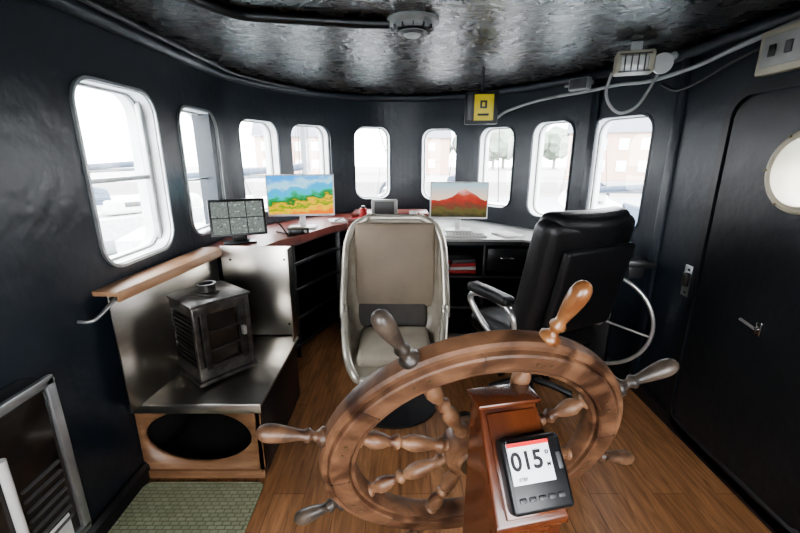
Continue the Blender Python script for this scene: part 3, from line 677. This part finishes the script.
def text(name, s, size, loc, m, parent, rot=(pi/2,0,0), offs=.0009):
    cu = bpy.data.curves.new(name,'FONT'); cu.body = s; cu.size = size; cu.align_x = 'CENTER'; cu.align_y = 'CENTER'; cu.extrude = .0005; cu.offset = offs
    t = bpy.data.objects.new(name+'_t', cu); COL.objects.link(t); bpy.context.view_layer.update()
    me = bpy.data.meshes.new_from_object(t.evaluated_get(bpy.context.evaluated_depsgraph_get())); bpy.data.objects.remove(t)
    me.materials.clear(); me.materials.append(M[m]); o = bpy.data.objects.new(name, me); o.location = loc; o.rotation_euler = rot; return link(o, parent)
text('heading_digits', '015', .043, (-.004,-.0375,.002), 'ink', fr_)
text('degree_mark', 'o', .014, (.038,-.0375,.014), 'ink', fr_, offs=.0003)
text('unit_mark', 'M', .010, (.038,-.0375,-.008), 'ink', fr_, offs=.0002)
text('footer_text', 'STBY', .008, (-.018,-.0375,-.027), 'ink', fr_, offs=0)
bpy.context.view_layer.update()
ax = cyl('axle', .022, HUB-ez*.15, HUB+ez*.09, 'iron', None); ax.parent = pd; ax.matrix_parent_inverse = pd.matrix_world.inverted()

# ---------------------------------------------------------------- outside : marina
slab('harbour_water', [Vector(a) for a in ((-80,-60),(80,-60),(80,42),(-80,42))], -2.7, -2.55, 'water')
def boat(loc, rz, sc, cover='blue'):
    e = empty('sailboat', loc, rz); e.scale = (sc,sc,sc)
    L_ = 8; vs, fs = [], []; ns = 14
    for i in range(ns+1):
        t = i/ns; x = -L_/2+L_*t; w = 1.3*math.sin(pi*min(1,(1-t)*.62+.0)**.8)**.8 if t < 1 else .02
        w = max(.03, w); sheer = 1.0+.35*t*t
        for q, (a, z) in enumerate(((-1,sheer),(-.92,.4),(-.5,-.1),(0,-.3),(.5,-.1),(.92,.4),(1,sheer))): vs.append((x, w*a, z))
    for i in range(ns):
        for j in range(6): fs.append((i*7+j,i*7+j+1,(i+1)*7+j+1,(i+1)*7+j))
        fs.append((i*7,i*7+6,(i+1)*7+6,(i+1)*7))
    fs.append(tuple(range(7)))
    o = mesh('hull', vs, fs, 'hull', e); autosmooth(o, 35)
    box('cabin', (3.0,1.5,.5), (.2,0,1.35), 'hull', e, bevel=.15, seg=3); box('cabin_window', (2.0,1.54,.18), (.3,0,1.4), 'dgrey', e, bevel=.05)
    cyl('mast', .08, (.8,0,1.2), (.8,0,11), 'mast', e); cyl('boom', .05, (.8,0,2.5), (-2.8,0,2.4), 'mast', e)
    tube('sail_cover', [(.8,0,2.75),(.3,0,2.68),(-1.2,0,2.58),(-2.8,0,2.45)], .10, cover, e)
    cyl('spreader', .03, (.8,-.8,7), (.8,.8,7), 'mast', e)
    for s in (-1,1): cyl('shroud_%d' % s, .015, (.7,1.1*s,1.1), (.8,0,10.8), 'dgrey', e, n=6)
    cyl('forestay', .02, (3.9,0,1.35), (.8,0,10.9), 'dgrey', e, n=6)
    vs, fs = [], []
    for q in range(2):
        for k in range(9):
            an = pi*k/8; vs.append((-1.0-.8*q, .72*math.cos(an), 1.45+(.45+.2*q)*math.sin(an)))
    for k in range(8): fs.append((k,k+1,9+k+1,9+k))
    o = mesh('sprayhood', vs, fs, cover, e); o.modifiers.new('s','SOLIDIFY').thickness = .03
for a in (((-4.5,15),.3,1.25),((2.6,13.5),1.2,1.3),((9.5,13),-.4,1.1),((-14,8.0),1.7,1.25),((-11.5,18),.8,1.3),((0,23),1.5,1.3),((-22,2),1.5,1.2),((11,24),1.3,1.2),((-7,30),1.4,1.2),((-22,21),.4,1.3)):
    boat((*a[0],-2.55+.31*a[2]), a[1], a[2])
box('quay', (170,60,1.6), (0,72.5,-1.8), 'dockwood')
def house(loc, rz, w=9):
    e = empty('harbour_building', loc, rz)
    box('walls', (w,6,5), (0,0,2.5), 'brick', e, bevel=0)
    mesh('roof', [(-w/2-.3,-3.4,5),(w/2+.3,-3.4,5),(w/2+.3,3.4,5),(-w/2-.3,3.4,5),(-w/2-.3,0,7.4),(w/2+.3,0,7.4)], [(0,1,5,4),(2,3,4,5),(0,3,4),(1,2,5),(0,1,2,3)], 'roof', e)
    nw = int(w//2.2)
    for k in range(nw):
        for z in (1.5,3.8): box('casement_%d_%d' % (k,int(z)), (1.0,.15,1.2), (-w/2+1.3+k*2.1,-3.0,z), 'white', e, bevel=.02)
house((26,47,-.98), -.4, 13); house((-14,58,-.98), .2, 11); house((3,62,-.98), 0, 8)
for k in range(10):
    x = 8+k*5+random.uniform(-2,2); y = 84+random.uniform(-3,4)
    e = empty('tree', (x,y,-.98)); cyl('trunk', .35, (0,0,0), (0,0,4), 'dockwood', e, n=8)
    bm = bmesh.new(); bmesh.ops.create_icosphere(bm, subdivisions=3, radius=3.2)
    for v in bm.verts: v.co *= 1+random.uniform(-.15,.15); v.co.z += 5
    me = bpy.data.meshes.new('crown'); bm.to_mesh(me); bm.free(); me.materials.append(M['leaf']); link(bpy.data.objects.new('crown', me), e)

# ---------------------------------------------------------------- light
w = bpy.data.worlds.new('overcast_sky'); S.world = w; w.use_nodes = True
nt = w.node_tree; bg = nt.nodes['Background']
tc = nt.nodes.new('ShaderNodeTexCoord'); sp = nt.nodes.new('ShaderNodeSeparateXYZ'); cr = nt.nodes.new('ShaderNodeValToRGB')
cr.color_ramp.elements[0].position = .45; cr.color_ramp.elements[0].color = (.95,.97,1,1); cr.color_ramp.elements[1].position = 1; cr.color_ramp.elements[1].color = (.86,.93,1,1)
nt.links.new(tc.outputs['Generated'], sp.inputs[0]); nt.links.new(sp.outputs[2], cr.inputs[0]); nt.links.new(cr.outputs[0], bg.inputs[0])
bg.inputs[1].default_value = 18.0
sun = bpy.data.lights.new('sun','SUN'); sun.energy = 3; sun.angle = .3; so = bpy.data.objects.new('sun', sun); COL.objects.link(so); so.rotation_euler = Euler((math.radians(40),0,math.radians(200)))

S.view_settings.view_transform = 'AgX'
try: S.view_settings.look = 'AgX - Medium High Contrast'
except Exception as ex: print(ex)
S.view_settings.exposure = 0.05

cam = bpy.data.cameras.new('camera'); cam.lens = 18; cam.sensor_width = 36; cam.clip_start = .02; cam.clip_end = 500
co = bpy.data.objects.new('camera', cam); COL.objects.link(co); co.location = (0,0,1.65); co.rotation_euler = (math.radians(90-15.5),0,0)
S.camera = co
